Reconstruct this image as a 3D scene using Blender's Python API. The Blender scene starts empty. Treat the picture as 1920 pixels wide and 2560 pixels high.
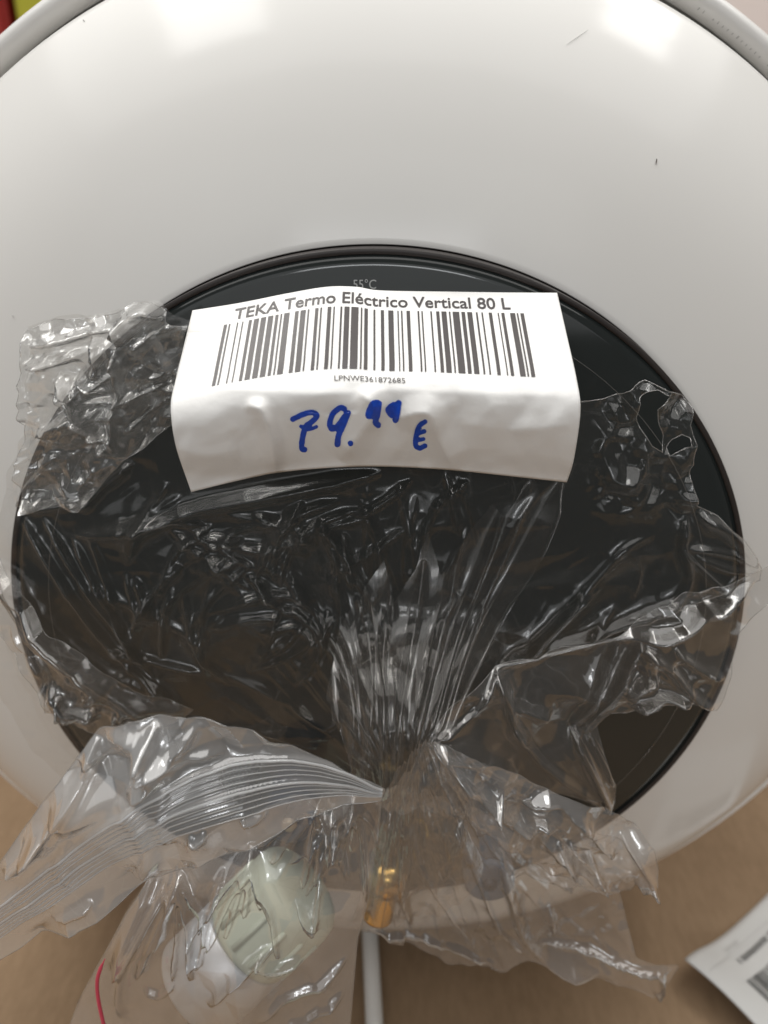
import bpy, bmesh, math, random
import numpy as np
from mathutils import Matrix, Vector

random.seed(7)
SC = bpy.context.scene
COL = SC.collection

# ------------------------------------------------------------------ camera
# The heater lies on cardboard, its axis along Y; its round end faces -Y. The origin is the
# centre of the end rim; the cardboard is the plane z = FLOOR. Units: metres.
FPX = 1921.0                       # focal length in pixels of the 1920 x 2560 photograph
CAM = np.array([0.00743, -0.29242, 0.14021])
PITCH, YAW = 0.40225, -0.01964
FLOOR = -0.2262
_cp, _sp, _c, _s = math.cos(PITCH), math.sin(PITCH), math.cos(YAW), math.sin(YAW)
FWD = np.array([_s*_cp, _c*_cp, -_sp]); RIGHT = np.array([_c, -_s, 0.0]); UP = np.cross(RIGHT, FWD)
cd = bpy.data.cameras.new('camera'); cam = bpy.data.objects.new('camera', cd); COL.objects.link(cam)
M = Matrix.Identity(4)
for i in range(3):
    M[i][0], M[i][1], M[i][2], M[i][3] = RIGHT[i], UP[i], -FWD[i], CAM[i]
cam.matrix_world = M
cd.sensor_fit = 'VERTICAL'; cd.sensor_height = 36.0; cd.lens = FPX/2560*36.0
cd.clip_start = 0.01; cd.clip_end = 50
cd.dof.use_dof = True; cd.dof.focus_distance = 0.212; cd.dof.aperture_fstop = 9.5
SC.camera = cam

# ------------------------------------------------------------------ world, lamps, exposure
w = bpy.data.worlds.new('World'); SC.world = w; w.use_nodes = True
bg = w.node_tree.nodes['Background']
bg.inputs[0].default_value = (1.0, 0.95, 0.90, 1); bg.inputs[1].default_value = 0.10

def area(name, loc, target, sx, sy, radiance, col):
    l = bpy.data.lights.new(name, 'AREA'); l.shape = 'RECTANGLE'; l.size = sx; l.size_y = sy
    l.energy = radiance*math.pi*sx*sy; l.color = col
    o = bpy.data.objects.new(name, l); COL.objects.link(o); o.location = loc
    o.rotation_euler = (Vector(target)-Vector(loc)).to_track_quat('-Z', 'Y').to_euler()
    return o
# two roof windows with cross bars, the ones mirrored in the enamel
for cx, wd, ys in ((-.92, .58, ((-.45, .06), (.10, .36), (.40, .66), (.70, 1.15))),
                   (1.40, .50, ((.06, .42), (.49, .75), (.79, 1.15)))):
    for y0, y1 in ys:
        area('roof_window', (cx, (y0+y1)/2, 2.2), (cx, (y0+y1)/2, 0), wd, y1-y0, 7.5, (1, .985, .95))
# the white ceiling lit between the roof windows
area('ceiling_glow', (0, .45, 2.75), (0, .45, 0), 5.5, 3.6, 1.55, (1, .985, .96))
# a window in the wall behind the photographer
area('wall_window', (0.0, -2.3, 1.05), (0, 0, 0), 1.1, .30, 6.0, (.95, .975, 1.0))
# daylight coming off the pale far wall of the room
area('far_wall_daylight', (-.5, -3.0, 1.45), (-.2, 0, 1.0), 4.6, 2.0, .62, (.97, .99, 1.0))

vs = SC.view_settings
vs.view_transform = 'Standard'; vs.look = 'None'; vs.exposure = 0.31; vs.gamma = 1.0; vs.use_curve_mapping = False
SC.cycles.use_denoising = True
SC.cycles.transparent_max_bounces = 32
SC.cycles.max_bounces = 10
SC.cycles.caustics_reflective = False; SC.cycles.caustics_refractive = False
SC.cycles.sample_clamp_indirect = 4.0

# ------------------------------------------------------------------ geometry helpers
def ray(X, Y):
    X = np.asarray(X, float); Y = np.asarray(Y, float)
    return FWD + ((X-960)/FPX)[..., None]*RIGHT - ((Y-1280)/FPX)[..., None]*UP
def at_y(X, Y, y):                  # the point of the pixel's ray in the plane y
    d = ray(X, Y); s = (y-CAM[1])/d[..., 1]
    return CAM + s[..., None]*d
def at_z(X, Y, z):
    d = ray(X, Y); s = (z-CAM[2])/d[..., 2]
    return CAM + s[..., None]*d
def at_d(X, Y, dep):
    return CAM + np.asarray(dep)[..., None]*ray(X, Y)

def link(name, me, mat, parent=None, smooth=True):
    o = bpy.data.objects.new(name, me); COL.objects.link(o)
    if mat: me.materials.append(mat)
    if smooth:
        me.polygons.foreach_set('use_smooth', [True]*len(me.polygons))
    if parent: o.parent = parent
    return o
def mesh_obj(name, V, F, mat, parent=None, smooth=True):
    me = bpy.data.meshes.new(name); me.from_pydata([tuple(map(float, v)) for v in V], [], [tuple(map(int, f)) for f in F]); me.update()
    return link(name, me, mat, parent, smooth)
def bm_obj(name, bm, mat, parent=None, smooth=False):
    me = bpy.data.meshes.new(name); bm.to_mesh(me); bm.free(); return link(name, me, mat, parent, smooth)
def thing(name, label, cat, loc=(0, 0, 0)):
    o = bpy.data.objects.new(name, None); COL.objects.link(o); o.location = loc; o.empty_display_size = .02
    o['label'] = label; o['category'] = cat
    return o
def tag(o, label, cat):
    o['label'] = label; o['category'] = cat; return o

def lathe(name, prof, mat, parent=None, seg=256, axis_y=True):
    V, F = [], []; n = len(prof)
    for k in range(seg):
        a = 2*math.pi*k/seg
        for r, y in prof: V.append((r*math.cos(a), y, r*math.sin(a)))
    for k in range(seg):
        for i in range(n-1):
            F.append((k*n+i, ((k+1) % seg)*n+i, ((k+1) % seg)*n+i+1, k*n+i+1))
    return mesh_obj(name, V, F, mat, parent)

def tube_geo(pts, rad, sides=6, closed=False):
    pts = [np.asarray(p, float) for p in pts]; V, F = [], []; n = len(pts)
    for i, p in enumerate(pts):
        a = pts[i-1] if (i > 0 or closed) else p; b = pts[(i+1) % n] if (i < n-1 or closed) else p
        t = b-a; t = t/(np.linalg.norm(t)+1e-12)
        ref = np.array([0, 0, 1.0]) if abs(t[2]) < .9 else np.array([1.0, 0, 0])
        u = np.cross(t, ref); u /= np.linalg.norm(u); v = np.cross(t, u)
        r = rad[i] if hasattr(rad, '__len__') else rad
        for k in range(sides):
            an = 2*math.pi*k/sides; V.append(p+r*(math.cos(an)*u+math.sin(an)*v))
    for i in range(n if closed else n-1):
        j = (i+1) % n
        for k in range(sides):
            F.append((i*sides+k, j*sides+k, j*sides+(k+1) % sides, i*sides+(k+1) % sides))
    if not closed:
        F.append(tuple(range(sides))[::-1]); F.append(tuple(range((n-1)*sides, n*sides)))
    return V, F
def tube(name, pts, rad, mat, parent=None, sides=8, closed=False):
    V, F = tube_geo(pts, rad, sides, closed); return mesh_obj(name, V, F, mat, parent)
def spline(pts, n=12):              # Catmull-Rom through 2D or 3D points
    P = np.array(pts, float); P = np.vstack([2*P[0]-P[1], P, 2*P[-1]-P[-2]]); out = []
    for i in range(1, len(P)-2):
        for t in np.linspace(0, 1, n, endpoint=False):
            out.append(.5*((2*P[i])+(P[i+1]-P[i-1])*t+(2*P[i-1]-5*P[i]+4*P[i+1]-P[i+2])*t*t+(3*P[i]-P[i-1]-3*P[i+1]+P[i+2])*t**3))
    out.append(P[-2]); return np.array(out)

# numpy noise -----------------------------------------------------------------
def _hash(i, j, seed):
    h = (i*374761393 + j*668265263 + seed*982451653) & 0xffffffff
    h = ((h ^ (h >> 13))*1274126177) & 0xffffffff
    return ((h ^ (h >> 16)) & 0xffff)/65535.0
def vnoise(x, y, seed=0):
    i = np.floor(x).astype(np.int64); j = np.floor(y).astype(np.int64); fx = x-i; fy = y-j
    fx = fx*fx*fx*(fx*(fx*6-15)+10); fy = fy*fy*fy*(fy*(fy*6-15)+10)
    a, b, c, d = _hash(i, j, seed), _hash(i+1, j, seed), _hash(i, j+1, seed), _hash(i+1, j+1, seed)
    return (a*(1-fx)+b*fx)*(1-fy)+(c*(1-fx)+d*fx)*fy
def ridged(x, y, seed=0, octv=3, sharp=1.0):
    h = 0; a = 1.0; tot = 0
    for k in range(octv):
        h = h+a*(1-np.abs(2*vnoise(x*2**k+17*k, y*2**k-9*k, seed+k)-1))**sharp; tot += a; a *= .5
    return h/tot
def worley(x, y, seed=0):
    i = np.floor(x).astype(np.int64); j = np.floor(y).astype(np.int64)
    f1 = np.full(x.shape, 9.0); f2 = np.full(x.shape, 9.0)
    for di in (-1, 0, 1):
        for dj in (-1, 0, 1):
            px = i+di+_hash(i+di, j+dj, seed); py = j+dj+_hash(i+di, j+dj, seed+31)
            d = np.hypot(x-px, y-py); n2 = np.minimum(np.maximum(f1, d), f2); f1 = np.minimum(f1, d); f2 = n2
    return f1, f2
def facets(x, y, seed=0):           # crumpled film: flat triangular facets meeting in straight sharp creases
    x, y = x+1.1*vnoise(x*.37, y*.37, seed+3)+.4*y, y+1.1*vnoise(x*.37+9, y*.37, seed+5)-.25*x
    k = (x+y)*.366; i = np.floor(x+k).astype(np.int64); j = np.floor(y+k).astype(np.int64); u = x+k-i; v = y+k-j
    a, b, c, d = _hash(i, j, seed), _hash(i+1, j, seed), _hash(i, j+1, seed), _hash(i+1, j+1, seed)
    return np.where(u > v, a*(1-u)+b*(u-v)+d*v, a*(1-v)+c*(v-u)+d*u)-.5

def inpoly(X, Y, polys):
    r = np.zeros(X.shape, bool)
    for P in polys:
        P = np.asarray(P, float); n = len(P)
        for i in range(n):
            x0, y0 = P[i]; x1, y1 = P[(i+1) % n]
            if y0 == y1: continue
            c = ((y0 > Y) != (y1 > Y)) & (X < (x1-x0)*(Y-y0)/(y1-y0)+x0)
            r ^= c
    return r
def polydist(X, Y, P, closed=False):    # distance, nearest point, position 0..1 along the line
    P = np.asarray(P, float); n = len(P); m = n if closed else n-1
    L = [np.linalg.norm(P[(i+1) % n]-P[i]) for i in range(m)]; T = sum(L) or 1
    best = np.full(X.shape, 1e9); nx = X.copy(); ny = Y.copy(); ts = np.zeros(X.shape); acc = 0
    for i in range(m):
        a = P[i]; d = P[(i+1) % n]-a; l2 = d@d+1e-9
        t = np.clip(((X-a[0])*d[0]+(Y-a[1])*d[1])/l2, 0, 1)
        qx = a[0]+t*d[0]; qy = a[1]+t*d[1]; dd = np.hypot(X-qx, Y-qy); s = dd < best
        best = np.where(s, dd, best); nx = np.where(s, qx, nx); ny = np.where(s, qy, ny); ts = np.where(s, (acc+t*L[i])/T, ts); acc += L[i]
    return best, nx, ny, ts
def rough(poly, amp, seg=34, seed=1):   # torn outline
    rs = np.random.RandomState(seed); out = []; n = len(poly); P = np.array(poly, float)
    for i in range(n):
        a, b = P[i], P[(i+1) % n]; L = np.linalg.norm(b-a); m = max(1, int(L/seg))
        nrm = np.array([-(b-a)[1], (b-a)[0]])/(L+1e-9)
        for k in range(m):
            out.append(a+(b-a)*k/m+(nrm*rs.randn()*amp*.6 if k else 0))
    return np.array(out)

def ridge_field(X, Y, ridges, k=1.0, soft=True):     # folds: (points, half width px, height m)
    H = np.zeros(X.shape)
    for r in ridges:
        P = spline(r[0], 5) if len(r[0]) > 2 else np.array(r[0], float); wd, ht = r[1], r[2]*k
        lo = P.min(0)-wd*3; hi = P.max(0)+wd*3
        s = (X > lo[0]) & (X < hi[0]) & (Y > lo[1]) & (Y < hi[1])
        if not s.any(): continue
        d, _, _, t = polydist(X[s], Y[s], P)
        env = np.clip(np.minimum(t/.16, (1-t)/.16), 0, 1)**.7
        q = d/(wd*(.45+.55*env))
        if soft and wd >= 9: H[s] += ht*env*(.85*np.exp(-(q/.62)**2)+.25*np.exp(-(q/1.6)**2))
        else: H[s] += ht*env*np.where(q < 1, (1-q)**1.35, 0)+ht*.25*env*np.exp(-(q/1.8)**2)
    return H

def sheet(name, polys, yfun, hfun, mat, parent, step=4.0, torn=0.0, seed=1, hem=None, hem_x=-1e9):
    polys = [rough(p, torn, seed=seed+k) if torn else np.array(p, float) for k, p in enumerate(polys)]
    A = np.vstack(polys); lo = A.min(0)-2*step; hi = A.max(0)+2*step
    xs = np.arange(lo[0], hi[0], step); ys = np.arange(lo[1], hi[1], step)
    X, Y = np.meshgrid(xs, ys); ins = inpoly(X, Y, polys)
    cell = ins[:-1, :-1] | ins[1:, :-1] | ins[:-1, 1:] | ins[1:, 1:]
    use = np.zeros(ins.shape, bool)
    use[:-1, :-1] |= cell; use[1:, :-1] |= cell; use[:-1, 1:] |= cell; use[1:, 1:] |= cell
    o = use & ~ins
    bd = np.full(o.sum(), 1e9); bx = X[o].copy(); by = Y[o].copy(); x0 = X[o]; y0 = Y[o]
    for p in polys:
        d, qx, qy, _ = polydist(x0, y0, p, True); s = d < bd
        bd = np.where(s, d, bd); bx = np.where(s, qx, bx); by = np.where(s, qy, by)
    X[o] = bx; Y[o] = by
    idx = np.full(ins.shape, -1); idx[use] = np.arange(use.sum())
    x = X[use]; y = Y[use]
    P = at_y(x, y, yfun(x, y)); h = hfun(x, y); P[:, 1] -= h
    c = np.argwhere(cell); i, j = c[:, 0], c[:, 1]
    F = np.stack([idx[i, j], idx[i+1, j], idx[i+1, j+1], idx[i, j+1]], 1)
    me = bpy.data.meshes.new(name); me.vertices.add(len(P)); me.vertices.foreach_set('co', P.astype(np.float32).ravel())
    me.loops.add(F.size); me.loops.foreach_set('vertex_index', F.astype(np.int32).ravel())
    me.polygons.add(len(F)); me.polygons.foreach_set('loop_start', np.arange(0, F.size, 4, dtype=np.int32))
    me.update(calc_edges=True); me.validate()
    ob = link(name, me, mat, parent)
    if hem is not None:
        V, FF = [], []
        for p in polys:
            q = []
            for a, b in zip(p, np.roll(p, -1, 0)):
                m = max(1, int(np.linalg.norm(b-a)/12)); q += [a+(b-a)*k/m for k in range(m)]
            q = np.array(q); Q = at_y(q[:, 0], q[:, 1], yfun(q[:, 0], q[:, 1])); Q[:, 1] -= hfun(q[:, 0], q[:, 1])
            on = q[:, 0] > hem_x
            if on.all(): runs = [Q]
            else:
                k0 = int(np.argmin(on)); on = np.roll(on, -k0); Q = np.roll(Q, -k0, 0); runs = []; cur = []
                for f_, pt in zip(on, Q):
                    if f_: cur.append(pt)
                    elif cur: runs.append(np.array(cur)); cur = []
                if cur: runs.append(np.array(cur))
            for rn in runs:
                if len(rn) < 3: continue
                v, f = tube_geo(rn, hem, 5, bool(on.all())); FF += [tuple(k+len(V) for k in ff) for ff in f]; V += list(v)
        mesh_obj('hem', V, FF, MAT['hem'], ob)
    return ob

# ------------------------------------------------------------------ materials
MAT = {}
def newmat(name):
    m = bpy.data.materials.new(name); m.use_nodes = True; nt = m.node_tree
    for n in list(nt.nodes): nt.nodes.remove(n)
    out = nt.nodes.new('ShaderNodeOutputMaterial'); MAT[name] = m
    return m, nt, out
def N(nt, typ, **kw):
    n = nt.nodes.new('ShaderNode'+typ)
    for k, v in kw.items():
        if k.startswith('i_'): n.inputs[k[2:].replace('_', ' ')].default_value = v
        else: setattr(n, k, v)
    return n
def math_(nt, op, a, b=None, clamp=False):
    n = nt.nodes.new('ShaderNodeMath'); n.operation = op; n.use_clamp = clamp
    for k, v in ((0, a), (1, b)):
        if v is None: continue
        if isinstance(v, (int, float)): n.inputs[k].default_value = v
        else: nt.links.new(v, n.inputs[k])
    return n.outputs[0]
def solid(name, col, rough_=.5, metal=0.0, spec=.5, var=.0, vscale=60., bump=0., bscale=400., coat=0., rvar=0.):
    m, nt, out = newmat(name); p = N(nt, 'BsdfPrincipled'); L = nt.links
    p.inputs['Base Color'].default_value = (*col, 1); p.inputs['Roughness'].default_value = rough_
    p.inputs['Metallic'].default_value = metal; p.inputs['Specular IOR Level'].default_value = spec
    p.inputs['Coat Weight'].default_value = coat; p.inputs['Coat Roughness'].default_value = .05
    L.new(p.outputs[0], out.inputs[0]); tc = N(nt, 'TexCoord')
    if var:
        n = N(nt, 'TexNoise'); n.inputs['Scale'].default_value = vscale; n.inputs['Detail'].default_value = 5
        L.new(tc.outputs['Object'], n.inputs['Vector'])
        mr = N(nt, 'MapRange'); mr.inputs['To Min'].default_value = 1-var; mr.inputs['To Max'].default_value = 1+var
        L.new(n.outputs[0], mr.inputs['Value'])
        vm = N(nt, 'VectorMath', operation='SCALE'); vm.inputs[0].default_value = col; L.new(mr.outputs[0], vm.inputs['Scale'])
        L.new(vm.outputs[0], p.inputs['Base Color'])
    if rvar:
        n = N(nt, 'TexNoise'); n.inputs['Scale'].default_value = vscale*.6; n.inputs['Detail'].default_value = 4
        L.new(tc.outputs['Object'], n.inputs['Vector'])
        L.new(math_(nt, 'ADD', math_(nt, 'MULTIPLY', n.outputs[0], rvar*2), rough_-rvar), p.inputs['Roughness'])
    if bump:
        n = N(nt, 'TexNoise'); n.inputs['Scale'].default_value = bscale; n.inputs['Detail'].default_value = 4
        L.new(tc.outputs['Object'], n.inputs['Vector'])
        b = N(nt, 'Bump'); b.inputs['Strength'].default_value = bump; b.inputs['Distance'].default_value = .001
        L.new(n.outputs[0], b.inputs['Height']); L.new(b.outputs[0], p.inputs['Normal'])
    return m
def film(name, tint, haze, gloss=1.0, rgh=.07, bscale=90., bump=.35, hazecol=(.85, .84, .82), grazing=.25, hair=.10):
    """thin clear polythene: straight-through transmission, mirror-like sheen on both faces, a little milky scatter"""
    m, nt, out = newmat(name); L = nt.links
    tc = N(nt, 'TexCoord')
    n1 = N(nt, 'TexNoise', i_Scale=bscale, i_Detail=2.0, i_Distortion=1.2); n1.noise_type = 'RIDGED_MULTIFRACTAL'
    L.new(tc.outputs['Object'], n1.inputs['Vector'])
    bp = N(nt, 'Bump'); bp.inputs['Strength'].default_value = bump; bp.inputs['Distance'].default_value = .0012
    L.new(n1.outputs[0], bp.inputs['Height'])
    lw = N(nt, 'LayerWeight'); lw.inputs['Blend'].default_value = .5; L.new(bp.outputs[0], lw.inputs['Normal'])
    f5 = math_(nt, 'POWER', lw.outputs['Facing'], 5.0)
    fr = math_(nt, 'MULTIPLY', math_(nt, 'ADD', math_(nt, 'MULTIPLY', f5, .9), .075), gloss, True)
    n2 = N(nt, 'TexNoise', i_Scale=bscale*.7, i_Detail=4.0); L.new(tc.outputs['Object'], n2.inputs['Vector'])
    hz = math_(nt, 'MULTIPLY', math_(nt, 'ADD', math_(nt, 'MULTIPLY', n2.outputs[0], 1.6), .2), haze)
    hz = math_(nt, 'ADD', hz, math_(nt, 'MULTIPLY', math_(nt, 'POWER', lw.outputs['Facing'], 3.0), grazing), True)
    dn = N(nt, 'TexNoise', i_Scale=35.0, i_Detail=2.0); L.new(tc.outputs['Object'], dn.inputs['Vector'])
    vm = N(nt, 'VectorMath', operation='MULTIPLY_ADD'); L.new(dn.outputs['Color'], vm.inputs[0]); vm.inputs[1].default_value = (.02, .02, .02); L.new(tc.outputs['Object'], vm.inputs[2])
    for sc_, wd_ in ((48.0, .014), (115.0, .020)):      # whitened hairline creases
        vo = N(nt, 'TexVoronoi', feature='DISTANCE_TO_EDGE'); vo.inputs['Scale'].default_value = sc_; L.new(vm.outputs[0], vo.inputs['Vector'])
        ln = math_(nt, 'MULTIPLY', math_(nt, 'SUBTRACT', 1.0, math_(nt, 'DIVIDE', vo.outputs['Distance'], wd_), True), hair)
        gate = math_(nt, 'MULTIPLY', math_(nt, 'SUBTRACT', n2.outputs[0], .42), 4.0, True)
        hz = math_(nt, 'ADD', hz, math_(nt, 'MULTIPLY', ln, gate), True)
    tr = N(nt, 'BsdfTransparent'); tr.inputs[0].default_value = (*tint, 1)
    df = N(nt, 'BsdfDiffuse'); df.inputs[0].default_value = (*hazecol, 1)
    tl = N(nt, 'BsdfTranslucent'); tl.inputs[0].default_value = (*hazecol, 1)
    L.new(bp.outputs[0], df.inputs['Normal'])
    mm = N(nt, 'MixShader'); mm.inputs[0].default_value = .35; L.new(df.outputs[0], mm.inputs[1]); L.new(tl.outputs[0], mm.inputs[2])
    m1 = N(nt, 'MixShader'); L.new(hz, m1.inputs[0]); L.new(tr.outputs[0], m1.inputs[1]); L.new(mm.outputs[0], m1.inputs[2])
    gl = N(nt, 'BsdfGlossy'); gl.inputs['Roughness'].default_value = rgh; L.new(bp.outputs[0], gl.inputs['Normal'])
    m2 = N(nt, 'MixShader'); L.new(fr, m2.inputs[0]); L.new(m1.outputs[0], m2.inputs[1]); L.new(gl.outputs[0], m2.inputs[2])
    L.new(m2.outputs[0], out.inputs[0])
    return m

solid('enamel', (.78, .765, .735), .15, spec=.15, var=.030, vscale=14, rvar=.06, bump=.006, bscale=60)
solid('rim_white', (.74, .725, .70), .32, var=.02, vscale=20)
solid('shaded_groove', (.24, .235, .22), .6)  # shade on the rim's inner wall, put into the colour as grey
solid('panel', (.021, .0255, .025), .09, var=.12, vscale=30, rvar=.03)
solid('trim', (.024, .018, .016), .5)
solid('mark_grey', (.42, .43, .42), .5)
solid('mark_dark', (.17, .15, .135), .6)
solid('paper', (.86, .85, .83), .55, var=.02, vscale=40, bump=.05, bscale=900)
solid('label_paper', (.60, .60, .585), .6, var=.03, vscale=40)
solid('ink', (.040, .031, .030), .42, var=.25, vscale=300)
solid('marker', (.005, .065, .50), .35, var=.35, vscale=700, bump=.1, bscale=1500)
solid('marker_dark', (.012, .012, .16), .3)
solid('cable', (.80, .79, .76), .38)
solid('brass', (.88, .58, .20), .22, metal=1.0)
solid('aluminium', (.66, .67, .69), .42, metal=.6, var=.06, vscale=300, rvar=.1)
solid('green_plastic', (.64, .67, .54), .6, var=.05, vscale=80)
solid('navy_plastic', (.018, .035, .07), .35)
solid('paleblue_plastic', (.13, .17, .23), .4)
solid('pipe_metal', (.55, .45, .33), .35, metal=.7)
solid('red_zip', (.66, .06, .12), .4)
solid('label_print', (.10, .10, .095), .6)
solid('label_grey', (.46, .455, .44), .6)
solid('yellow_card', (.42, .40, .02), .5, var=.2, vscale=8)
solid('red_card', (.30, .015, .01), .5, var=.2, vscale=8)
solid('wall_paint', (.70, .62, .59), .8, var=.04, vscale=2)
film('bag_film', (.950, .942, .930), .010, .72, .15, 40., .08, hazecol=(.84, .81, .78), grazing=.16, hair=.06)
film('bag_lobe', (.960, .955, .948), .036, 1.8, .13, 40., .08, hazecol=(.90, .88, .86), grazing=.24, hair=.08)
film('bag_crumpled', (.96, .96, .955), .12, 2.2, .11, 50., .10, hazecol=(.92, .92, .90), grazing=.28, hair=.10)
film('bag_skirt', (.955, .95, .945), .17, 2.6, .13, 40., .08, hazecol=(.90, .87, .85), grazing=.30, hair=.09)
film('zip_film', (.97, .97, .97), .36, 2.8, .13, 30., .08, hazecol=(.95, .95, .95), grazing=.25, hair=.05)
film('zip_front', (.975, .975, .975), .13, 2.4, .11, 30., .08, hazecol=(.95, .93, .93), grazing=.28, hair=.06)
film('zip_ridge', (.94, .95, .96), .55, 1.6, .15, 60., .1, hazecol=(.95, .96, .97), grazing=.2, hair=0)
film('hem', (.95, .95, .945), .10, 1.4, .15, 60., .1, grazing=.2, hair=0)

# cardboard: kraft liner with fibres and faint flutes
m, nt, out = newmat('cardboard'); L = nt.links
p = N(nt, 'BsdfPrincipled'); p.inputs['Roughness'].default_value = .8; p.inputs['Specular IOR Level'].default_value = .25
tc = N(nt, 'TexCoord'); mp = N(nt, 'Mapping'); mp.inputs['Scale'].default_value = (1, .35, 1); L.new(tc.outputs['Object'], mp.inputs['Vector'])
n1 = N(nt, 'TexNoise', i_Scale=260.0, i_Detail=8.0, i_Roughness=.7); L.new(mp.outputs[0], n1.inputs['Vector'])
n2 = N(nt, 'TexNoise', i_Scale=9.0, i_Detail=4.0); L.new(tc.outputs['Object'], n2.inputs['Vector'])
mx = math_(nt, 'ADD', math_(nt, 'MULTIPLY', n1.outputs[0], .45), math_(nt, 'MULTIPLY', n2.outputs[0], .55))
cr = N(nt, 'ValToRGB'); cr.color_ramp.elements[0].position = .3; cr.color_ramp.elements[1].position = .7
cr.color_ramp.elements[0].color = (.205, .135, .078, 1); cr.color_ramp.elements[1].color = (.325, .225, .140, 1)
L.new(mx, cr.inputs[0]); L.new(cr.outputs[0], p.inputs['Base Color'])
wv = N(nt, 'TexWave', i_Scale=52.0, i_Distortion=1.0); L.new(tc.outputs['Object'], wv.inputs['Vector'])
bp = N(nt, 'Bump'); bp.inputs['Strength'].default_value = .12; bp.inputs['Distance'].default_value = .001
L.new(math_(nt, 'ADD', wv.outputs['Fac'], n1.outputs[0]), bp.inputs['Height']); L.new(bp.outputs[0], p.inputs['Normal'])
L.new(p.outputs[0], out.inputs[0])

# ------------------------------------------------------------------ the setting
o = mesh_obj('cardboard', [(-1.6, -.45, FLOOR), (1.6, -.45, FLOOR), (1.6, 2.2, FLOOR), (-1.6, 2.2, FLOOR),
                           (-1.6, -.45, FLOOR-.005), (1.6, -.45, FLOOR-.005), (1.6, 2.2, FLOOR-.005), (-1.6, 2.2, FLOOR-.005)],
             [(0, 1, 2, 3), (7, 6, 5, 4), (0, 4, 5, 1), (1, 5, 6, 2), (2, 6, 7, 3), (3, 7, 4, 0)], MAT['cardboard'], None, False); o['kind'] = 'structure'
bm = bmesh.new(); bmesh.ops.create_cube(bm, size=1, matrix=Matrix.Translation((0, 2.23, 1.0)) @ Matrix.Diagonal((4.0, .05, 2.5, 1)))
o = bm_obj('wall', bm, MAT['wall_paint']); o['kind'] = 'structure'

def carton(name, label, x, y, sx, sy, sz, mat, tape):
    t = thing(name, label, 'box', (x, y, FLOOR+.0015))
    bm = bmesh.new(); bmesh.ops.create_cube(bm, size=1, matrix=Matrix.Translation((0, 0, sz/2)) @ Matrix.Diagonal((sx, sy, sz, 1)))
    bmesh.ops.bevel(bm, geom=bm.edges[:], offset=.006, segments=3, affect='EDGES'); bm_obj('carton_body', bm, mat, t)
    for s in (-1, 1):
        bm = bmesh.new(); bmesh.ops.create_cube(bm, size=1, matrix=Matrix.Translation((0, s*(sy*.25+.001), sz+.0025)) @ Matrix.Diagonal((sx*.98, sy*.49, .003, 1)))
        bm_obj('top_flap', bm, mat, t)
    bm = bmesh.new(); bmesh.ops.create_cube(bm, size=1, matrix=Matrix.Translation((0, 0, sz+.0048)) @ Matrix.Diagonal((sx*.97, .05, .0006, 1)))
    bm_obj('tape', bm, tape, t)
    return t
xb = at_y(np.array(26.), np.array(40.), .71)[0]
carton('carton', 'yellow-green carton standing behind the white heater', xb+.135, .86, .26, .3, .86, MAT['yellow_card'], MAT['mark_dark'])
carton('carton', 'dark red carton beside the yellow-green carton', xb-.17, .86, .33, .3, .86, MAT['red_card'], MAT['mark_dark'])

# ------------------------------------------------------------------ the water heater
heater = thing('water_heater', 'white enamelled round water heater lying on cardboard with dark round control panel', 'water heater')
lathe('body', [(.2232, .022), (.2236, .05), (.2236, .70), (.221, .715), (.20, .73), (.0005, .735)], MAT['enamel'], heater, 128)
rim = [(.2225, .024)]
for k in range(15):
    a = math.radians(-10+k*162/14); rim.append((.2204+.0046*math.cos(a), .005-.0080*math.sin(a)))
rim += [(.21605, .0026)]
lathe('rim', rim, MAT['rim_white'], heater, 320)
lathe('shaded_groove', [(.2160, .0030), (.2158, .0036), (.2154, .0180), (.2085, .0180)], MAT['shaded_groove'], heater, 320)
R0, R1 = .1247, .2115
def dome_y(r):
    t = (r-R0)/(R1-R0); return -.058+.022*t+.026*t**3
prof = [(.2095, .017), (.2112, .000), (.2116, -.0065)]+[(R1-(R1-R0)*k/48, dome_y(R1-(R1-R0)*k/48)) for k in range(49)]+[(.12455, -.05795), (.1244, -.0576), (.1243, -.0570), (.1243, -.050)]
lathe('end_cap', prof, MAT['enamel'], heater, 320)
PR = .1222
def panel_y(r): return -.0655-.0105*(1-(r/PR)**2)
panel = lathe('control_panel', [(PR*k/40+1e-5, panel_y(PR*k/40)) for k in range(41)]+[(PR+.00005, -.0650), (PR+.0001, -.05)], MAT['panel'], heater, 256)
tr = [(.1223, -.060), (.1223, -.0654)]
for k in range(9):
    a = math.radians(180*k/8); tr.append((.12315-.00085*math.cos(a), -.0655-.0004*math.sin(a)))
tr += [(.1240, -.0635), (.1241, -.050)]
lathe('trim_ring', tr, MAT['trim'], panel, 256)
# edge of the clear protective foil on the panel
cir = [((.1105*math.cos(a)), panel_y(.1105)-.0004, .1105*math.sin(a)) for a in np.linspace(0, 2*math.pi, 160, endpoint=False)]
tube('protective_foil_edge', cir, .00011, MAT['hem'], panel, 4, True)

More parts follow.
